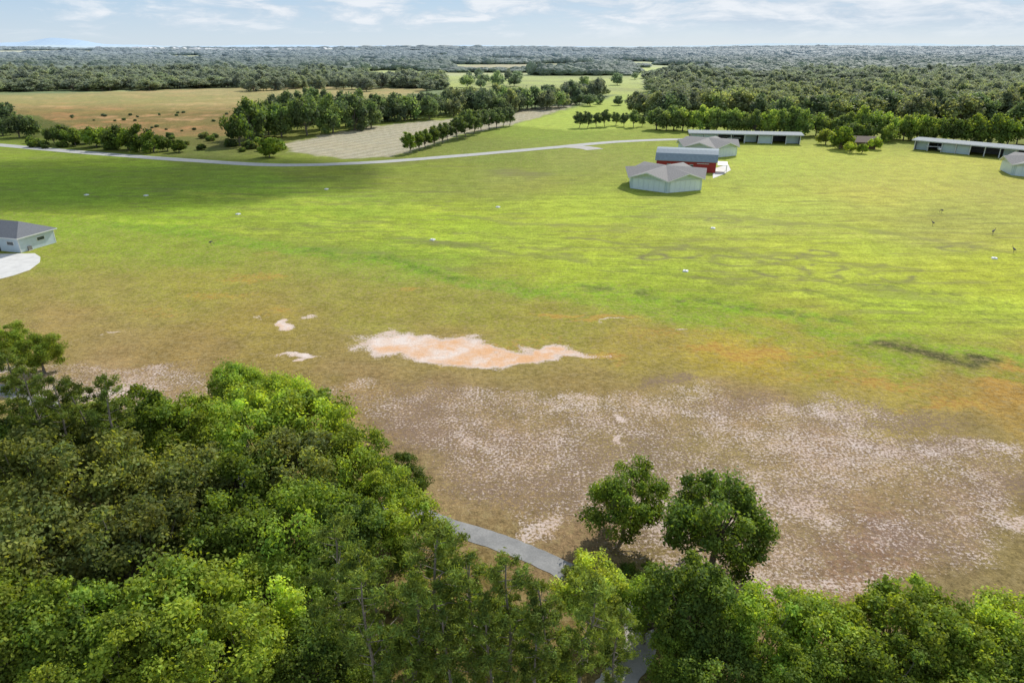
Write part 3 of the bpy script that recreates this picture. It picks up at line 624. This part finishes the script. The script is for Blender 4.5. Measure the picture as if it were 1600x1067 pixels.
for i in range(6):
    (a,b),(c_,d_)=top[i],top[i+1]
    r.poly([(-11,a,b),(11,a,b),(11,c_,d_),(-11,c_,d_)],0); r.poly([(-11,a,b-.22),(-11,c_,d_-.22),(11,c_,d_-.22),(11,a,b-.22)],1)
    for xx in (-11,11): r.poly([(xx,a,b),(xx,c_,d_),(xx,c_,d_-.22),(xx,a,b-.22)],1)
r.poly([(-11,-7.7,3.95),(11,-7.7,3.95),(11,-7.7,3.73),(-11,-7.7,3.73)],1)
obj('roof',r.mesh('barn_roof',M_blueroof,M_blueroof),e)
obj('door',MB().box(-1.9,-.03,-.07,.07,.05,3.0).box(.03,1.9,-.07,.07,.05,3.0).box(-2.1,2.1,-.06,.08,3.01,3.2,1).mesh('barn_door',M_red,M_white),e,loc=(6,-7.0,0))
wm=MB().box(-.6,.6,-.05,.05,0,1,0).box(-.7,.7,-.08,.08,-.12,-.005,1).box(-.7,.7,-.08,.08,1.005,1.12,1).mesh('barn_window',M_glass,M_white)
for xx in (-6,-2,2): obj('window',wm,e,loc=(xx,-6.95,1.6))
obj('side_door',MB().box(-.05,.05,-2.6,2.6,.05,3.4).mesh('side_door',M_white),e,loc=(10.56,0,0))
obj('lean_to_roof',MB().prism_x([(-6.0,2.6),(.5,3.0),(.5,3.15),(-6.0,2.75)],11.05,14.5).mesh('lean_to',M_white),e)
for yy in (-5.8,.2): obj('post',MB().tube([(14.3,yy,0),(14.3,yy,2.6)],[.09,.09],6).mesh('lean_to_post',M_white),e)
pts_=gp([(1114,264),(1138,257),(1142,266),(1130,273),(1114,279)])
obj('concrete_pad',mesh_py('pad',[(a,b,.04) for a,b in pts_],[list(range(5))[::-1]],(M_conc,)),kind='structure')
def openrow(p0,p1,dep,hh,label,bays,closed):
    A=Vector(G(*p0));B=Vector(G(*p1)); L=(B-A).length; rot=math.atan2((B-A).y,(B-A).x)
    e=root('open_hangar',(A.x,A.y,0),rot,label,'hangar','open fronted hangar rows')
    obj('roof',MB().prism_x([(-1.2,hh),(dep+1,hh),(dep+1,hh+.3),(dep/2,hh+.9),(-1.2,hh+.3)],-1,L+1).mesh('open_roof',M_silver),e)
    obj('fascia',MB().box(-1,L+1,-1.26,-1.205,hh-.1,hh+.32).mesh('fascia',M_fasc),e)
    obj('wall',MB().box(0,L,dep-.2,dep,0,hh-.02).box(0,.2,.3,dep-.22,0,hh-.02).box(L-.2,L,.3,dep-.22,0,hh-.02).mesh('open_wall',M_dark),e)
    pm_=MB().box(-.16,.16,-.16,.16,0,hh-.02).mesh('open_post',M_white)
    for k in range(bays+1): obj('post',pm_,e,loc=(.2+(L-.4)*k/bays,.12,0))
    pn=MB().box(.2,L/bays-.2,-.05,.05,.05,hh-.5).mesh('bay_door',M_teal)
    for k,dy_ in closed: obj('bay_door',pn,e,loc=(L*k/bays,dy_,0))
    return e,L,rot,A
openrow((1078,222),(1250,226),11,4.0,'long open fronted hangar with flat pale roof',8,[(0,.6),(1,.6),(4,5.),(5,.6),(7,3.)])
openrow((1427,234),(1610,252),11,4.0,'long open fronted hangar with flat pale metal roof',8,[(0,2.),(2,.6),(3,.6),(6,4.)])
def plane(a,b,rot,label):
    gx,gy=G(a,b); e=root('small_airplane',(gx,gy,0),rot,label,'airplane')
    obj('fuselage',MB().tube([(-3.6,0,1.5),(-3.4,0,1.4),(-2.2,0,1.3),(-.5,0,1.35),(1.5,0,1.45),(4.2,0,1.6)],[.15,.45,.6,.68,.45,.12],10).mesh('fuselage',M_plane),e)
    obj('wing',MB().box(-1.2,.3,-5.2,5.2,2.03,2.16).mesh('wing',M_plane),e)
    obj('tail',MB().box(3.4,4.3,-1.7,1.7,1.62,1.7).prism_x([(-.05,1.72),(.05,1.72),(.05,2.9),(-.05,2.9)],3.6,4.3).mesh('tail',M_plane),e)
    for yy in (-1,1): obj('wheel',MB().tube([(-.4,yy,.25),(-.4,yy+.15,.25)],[.25,.25],12).mesh('wheel',M_dark),e)
    obj('landing_gear',MB().tube([(-.4,-1,.3),(-.4,0,1.0),(-.4,1,.3)],[.05,.06,.05],6).tube([(4.1,0,.1),(4.1,0,1.5)],[.05,.05],6).mesh('gear',M_dark),e)
plane(1140,221.5,.9,'small white high wing airplane parked under hangar roof')
plane(1466,237,1.2,'small white airplane parked in open hangar bay')
def gable(e,x0,x1,y0,y1,h,rh,mw,mr,ov=.6):
    ym=(y0+y1)/2
    obj('wall',MB().prism_x([(y0,0),(y1,0),(y1,h),(ym,h+rh*.94),(y0,h)],x0,x1).mesh('house_wall',mw),e)
    k=rh/((y1-y0)/2); r=MB()
    r.prism_x([(y0-ov,h-ov*k+.12),(ym,h+rh+.12),(y1+ov,h-ov*k+.12),(y1+ov,h-ov*k+.38),(ym,h+rh+.38),(y0-ov,h-ov*k+.38)],x0-ov,x1+ov,0,1)
    return obj('roof',r.mesh('house_roof',mr,M_white),e)
gx,gy=G(1338,230); e=root('farmhouse',(gx,gy,0),math.radians(-15),'small brown farmhouse with dark roof among trees','house')
gable(e,-7,7,-4.5,4.5,2.6,1.9,M_brown,M_broof); 
for xx in (-5,0,5): obj('window',MB().box(-.8,.8,-.05,.05,0,1.2).box(-.9,.9,-.07,.07,-.1,-.003,1).mesh('w',M_glass,M_white),e,loc=(xx,-4.52,1.0))
obj('door',MB().box(-.5,.5,-.05,.05,0,2.1).mesh('d',M_white),e,loc=(2.5,-4.53,0))
cx_,cy_=G(88,379); e=root('house',(cx_,cy_,0),math.radians(-16),'pale blue sided house with dark shingle roof and patio','house')
W_,Dp=17,9; h=3.1
obj('wall',MB().box(-W_,0,-Dp,0,0,h).mesh('house_wall',M_bluewall),e)
o_=.6; rh=2.7; x0,x1,y0,y1=-W_-o_,o_,-Dp-o_,o_; ym=(y0+y1)/2; hx=4.6
r=MB(); a_,b_,c_,d_=(x0,y0,h),(x1,y0,h),(x1,y1,h),(x0,y1,h); r1,r2=(x0+hx,ym,h+rh),(x1-hx,ym,h+rh)
zz=.25; up=lambda p_:(p_[0],p_[1],p_[2]+zz)
a_,b_,c_,d_=[(q[0],q[1],h+.01) for q in (a_,b_,c_,d_)]
r.poly([up(a_),up(b_),r2,r1],0);r.poly([up(c_),up(d_),r1,r2],0);r.poly([up(b_),up(c_),r2],0);r.poly([up(d_),up(a_),r1],0)
for p_,q_ in ((a_,b_),(b_,c_),(c_,d_),(d_,a_)): r.poly([p_,q_,up(q_),up(p_)],1)
r.poly([d_,c_,b_,a_],1)
obj('roof',r.mesh('hip_roof',M_dshing,M_white),e)
wm=MB().box(-.02,.04,-.9,.9,0,.7,0).box(-.01,.08,-1.0,1.0,-.1,-.003,1).box(-.01,.08,-1,1,.703,.8,1).box(-.01,.08,-1.0,-.903,0,.7,1).box(-.01,.08,.903,1.0,0,.7,1).mesh('house_window',M_glass,M_white)
obj('window',wm,e,loc=(.0,-3.6,1.6))
obj('window',wm,e,loc=(-2.4,-Dp,1.6),rot=-math.pi/2)
obj('door',MB().box(-1.3,-.03,-.08,-.01,.02,2.15).box(.03,1.3,-.08,-.01,.02,2.15).box(-1.42,1.42,-.1,-.005,2.16,2.3,1).mesh('patio_door',M_glass,M_white),e,loc=(-7,-Dp,0))
obj('corner_trim',MB().box(-.14,.03,-.14,.03,0,h-.01).box(-.14,.03,-Dp-.03,-Dp+.14,0,h-.01).mesh('trim',M_white),e)
ax_,ay_=G(46,391); e=root('air_conditioner',(ax_,ay_,0),math.radians(-16),'grey air conditioner unit beside house wall','air conditioner')
obj('case',MB().box(-.45,.45,-.45,.45,.1,.95).box(-.55,.55,-.55,.55,0,.09,1).mesh('case',M_shing,M_conc),e); obj('fan_grille',MB().tube([(0,0,.955),(0,0,1.0)],[.36,.36],16).mesh('grille',M_dark),e)
hm=MB().prism_x([(-5,0),(5,0),(5,4),(-5,4)],-9,9,0).prism_x([(-5.6,4.01),(5.6,4.01),(0,7)],-9.6,9.6,1).mesh('far_house',simple('far_house_wall',(.74,.74,.72)),simple('far_house_roof',(.54,.56,.58)))
for i in range(70):
    a=random.choice([random.gauss(290,70),random.gauss(330,40),random.uniform(0,560)]); b=random.uniform(75.5,80)
    gx,gy=G(a,b); gx*=min(1,4800/gy) if gy>4800 else 1; gy=min(gy,4800+random.random()*300)
    z_=float(hfun(np.array([gx]),np.array([gy]))[0]); s=random.uniform(1.5,2.6)
    o=obj('distant_house',hm,loc=(gx,gy,z_+12),rot=random.random()*3,scale=(s,s,s)); o['label']='small pale house in distant town among trees'; o['category']='house'; o['group']='houses of the distant town'
# ---------- runway markers
mm=MB(); s=.55; mm.V=[(-s,-s,0),(s,-s,0),(s,s,0),(-s,s,0),(-s*.82,-s*.82,.22),(s*.82,-s*.82,.22),(s*.82,s*.82,.22),(-s*.82,s*.82,.22)]
mm.F=[[0,1,5,4],[1,2,6,5],[2,3,7,6],[3,0,4,7],[4,5,6,7]]; mm.M=[0]*5; mm.box(-.12,.12,-.12,.12,.221,.34)
mkm=mm.mesh('runway_marker',M_white)
for a,b in [(135,305),(228,306),(510,296),(778,324),(1114,357),(1554,404),(676,375),(1071,424),(372,335)]:
    gx,gy=G(a,b); o=obj('runway_marker',mkm,loc=(gx,gy,0),rot=ang); o['label']='low square white marker on the grass runway'; o['category']='runway marker'; o['group']='white runway edge markers'
# ---------- sandhill cranes
def crane(a,b,rot,s,down=False):
    vs=[(0,0,.78),(.16,0,.86),(.30,0,.98),(.36,0,1.12),(.40,0,1.24),(.46,0,1.27),(.58,0,1.24),(-.2,0,.74),(-.38,0,.62)]
    if down: vs[2:7]=[(.34,0,.78),(.44,0,.55),(.5,0,.34),(.54,0,.27),(.6,0,.17)]
    rr=[.15,.12,.05,.035,.035,.05,.012,.14,.06]
    ed=[(0,1),(1,2),(2,3),(3,4),(4,5),(5,6),(0,7),(7,8)]
    for sy in (-.06,.06):
        n=len(vs); vs+=[(-.03,sy,.62),(0,sy,.36),(-.03+sy*.8,sy,.03),(.07+sy*.8,sy,.015)]; rr+=[.05,.018,.014,.010]; ed+=[(0,n),(n,n+1),(n+1,n+2),(n+2,n+3)]
    me=D.meshes.new('crane_body'); me.from_pydata(vs,ed,[]); me.materials.append(M_greyb)
    gx,gy=G(a,b); o=obj('crane_bird',me,loc=(gx,gy,0),rot=rot,scale=(s,s,s)); md=o.modifiers.new('skin','SKIN'); 
    sv=me.skin_vertices[0] if me.skin_vertices else None
    if sv is None:
        bpy.context.view_layer.objects.active=o; o.select_set(True); bpy.ops.mesh.customdata_skin_add(); sv=me.skin_vertices[0]
    for i,v in enumerate(sv.data): v.radius=(rr[i],rr[i]); v.use_root=(i==0)
    sub=o.modifiers.new('sub','SUBSURF'); sub.levels=1; sub.render_levels=1
    o['label']='grey sandhill crane standing on grass' if not down else 'grey sandhill crane pecking at grass'; o['category']='bird'; o['group']='cranes on the lawn'
    h_=vs[5]; obj('crown_patch',MB().tube([(h_[0]-.03,0,h_[2]+.045),(h_[0]+.07,0,h_[2]+.03)],[.03,.012],6).mesh('cap',M_redcap),o)
for a,b,r_,s,dn in [(1457,353,2.2,1.15,False),(1551,367,.4,1.3,False),(1583,396,1.8,1.3,False),(1471,333,3.0,1.1,True),(330,384,.5,1.2,True)]: crane(a,b,r_,s,dn)
# ---------- distant hills, pale blue colour has the haze painted in
def ridge(name,Yc,wd,f,x0,x1,col):
    xs=np.linspace(x0,x1,240); hh=f(xs); V=[];Fs=[]
    for i,(a,b) in enumerate(zip(xs,hh)): V+=[(a,Yc-wd,-60),(a,Yc,b),(a,Yc+wd,-60)]
    for i in range(239): k=i*3; Fs+=[(k,k+3,k+4,k+1),(k+1,k+4,k+5,k+2)]
    m,t=mat(name); t.out(t.bsdf(col,.95,.0)); obj(name,mesh_py(name,V,Fs,(m,)),kind='structure')
def f1(xs):
    u=xs/15000*F+800
    return 10+120*np.exp(-((u-130)/45)**2)+60*np.exp(-((u-60)/120)**2)+60*fbm(u/60,u*0,4)
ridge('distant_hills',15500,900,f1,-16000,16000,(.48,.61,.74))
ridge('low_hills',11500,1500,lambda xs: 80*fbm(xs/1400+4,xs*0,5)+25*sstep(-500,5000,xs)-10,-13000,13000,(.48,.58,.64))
# ---------- cloud overhead that shades the far lawn
EL=math.radians(38); AZ=math.atan2(.45,.89); sd=Vector((math.sin(AZ)*math.cos(EL),math.cos(AZ)*math.cos(EL),math.sin(EL)))
m,t=mat('cloud_vapour'); tr=t.n('ShaderNodeBsdfTransparent'); df=t.n('ShaderNodeBsdfDiffuse'); df.inputs[0].default_value=(.9,.9,.9,1); mx=t.n('ShaderNodeMixShader'); mx.inputs[0].default_value=.45; t.l(tr.outputs[0],mx.inputs[1]); t.l(df.outputs[0],mx.inputs[2]); t.out(mx.outputs[0])
import bmesh
def cloud(targets,hgt):
    bm=bmesh.new()
    for (a,b,rx,ry) in targets:
        gx,gy=G(a,b); k=hgt/sd.z; cx=gx+sd.x*k; cy=gy+sd.y*k
        r_=bmesh.ops.create_icosphere(bm,subdivisions=4,radius=1)
        for v in r_['verts']:
            n_=1+.35*(float(fbm(np.array([v.co.x*2.2+a]),np.array([v.co.y*2.2+b+v.co.z]),4)[0])-.5)*2
            v.co=Vector((cx+v.co.x*rx*n_,cy+v.co.y*ry*n_,hgt+v.co.z*14))
    me=D.meshes.new('cloud'); bm.to_mesh(me); bm.free(); me.materials.append(m); obj('cloud',me,kind='structure')
cloud([(60,308,75,18),(260,290,70,20),(-120,290,90,34),(400,268,40,18),(180,268,90,30)],700)
# ---------- light, sky, camera
sl=D.lights.new('sun','SUN'); sl.energy=4.9; sl.angle=math.radians(.5); sl.color=(1,.955,.88); so=D.objects.new('sun',sl); SC.collection.objects.link(so)
so.rotation_euler=sd.to_track_quat('Z','Y').to_euler(); so.location=(0,0,300)
w=D.worlds.new('World'); SC.world=w; w.use_nodes=True; t=NT(w.node_tree)
sk=t.n('ShaderNodeTexSky',sky_type='NISHITA'); sk.sun_disc=False; sk.sun_elevation=EL; sk.sun_rotation=AZ; sk.air_density=1.0; sk.dust_density=.4; sk.ozone_density=2
tc=t.n('ShaderNodeTexCoord').outputs['Generated']
sx=t.n('ShaderNodeSeparateXYZ'); t.l(tc,sx.inputs[0]); ez=sx.outputs[2]
ST=.15
g_=t.mix(t.mr(ez,0,.09,0,1),(.60/ST,.72/ST,.83/ST),(.32/ST,.52/ST,.78/ST))
skc=t.mix(t.mr(ez,.06,.35,.9,.0),sk.outputs[0],g_)
mp=t.mapping(tc,(0,0,0),(11,11,50)); n1=t.noise(mp,1.0,9,.62,.3); mp2=t.mapping(tc,(0,0,0),(2.2,2.2,20)); n2=t.noise(mp2,1.0,3,.5)
dens=t.math('ADD',t.math('MULTIPLY',n1,.62),t.math('MULTIPLY',n2,.38)); dens=t.math('ADD',dens,t.mr(sx.outputs[0],-.5,.4,-.04,.08))
cf=t.mr(dens,.45,.57,0,.92); cf=t.math('MULTIPLY',cf,t.mr(ez,.004,.03,0,1))
ccol=t.mix(t.mr(n1,.42,.62,0,1),(.56/ST,.67/ST,.79/ST),(.86/ST,.90/ST,.95/ST))
col=t.mix(cf,skc,ccol)
bg=t.n('ShaderNodeBackground'); bg.inputs[1].default_value=ST; t.l(col,bg.inputs[0]); ow=t.n('ShaderNodeOutputWorld'); t.l(bg.outputs[0],ow.inputs[0])
cam=D.cameras.new('camera'); cam.lens=24.0; cam.sensor_width=36; cam.clip_end=60000; cam.clip_start=.5
co=D.objects.new('camera',cam); SC.collection.objects.link(co); co.location=(0,0,H); co.rotation_euler=(math.pi/2-P,0,0); SC.camera=co
SC.view_settings.view_transform='Standard'; SC.view_settings.look='None'; SC.view_settings.exposure=0
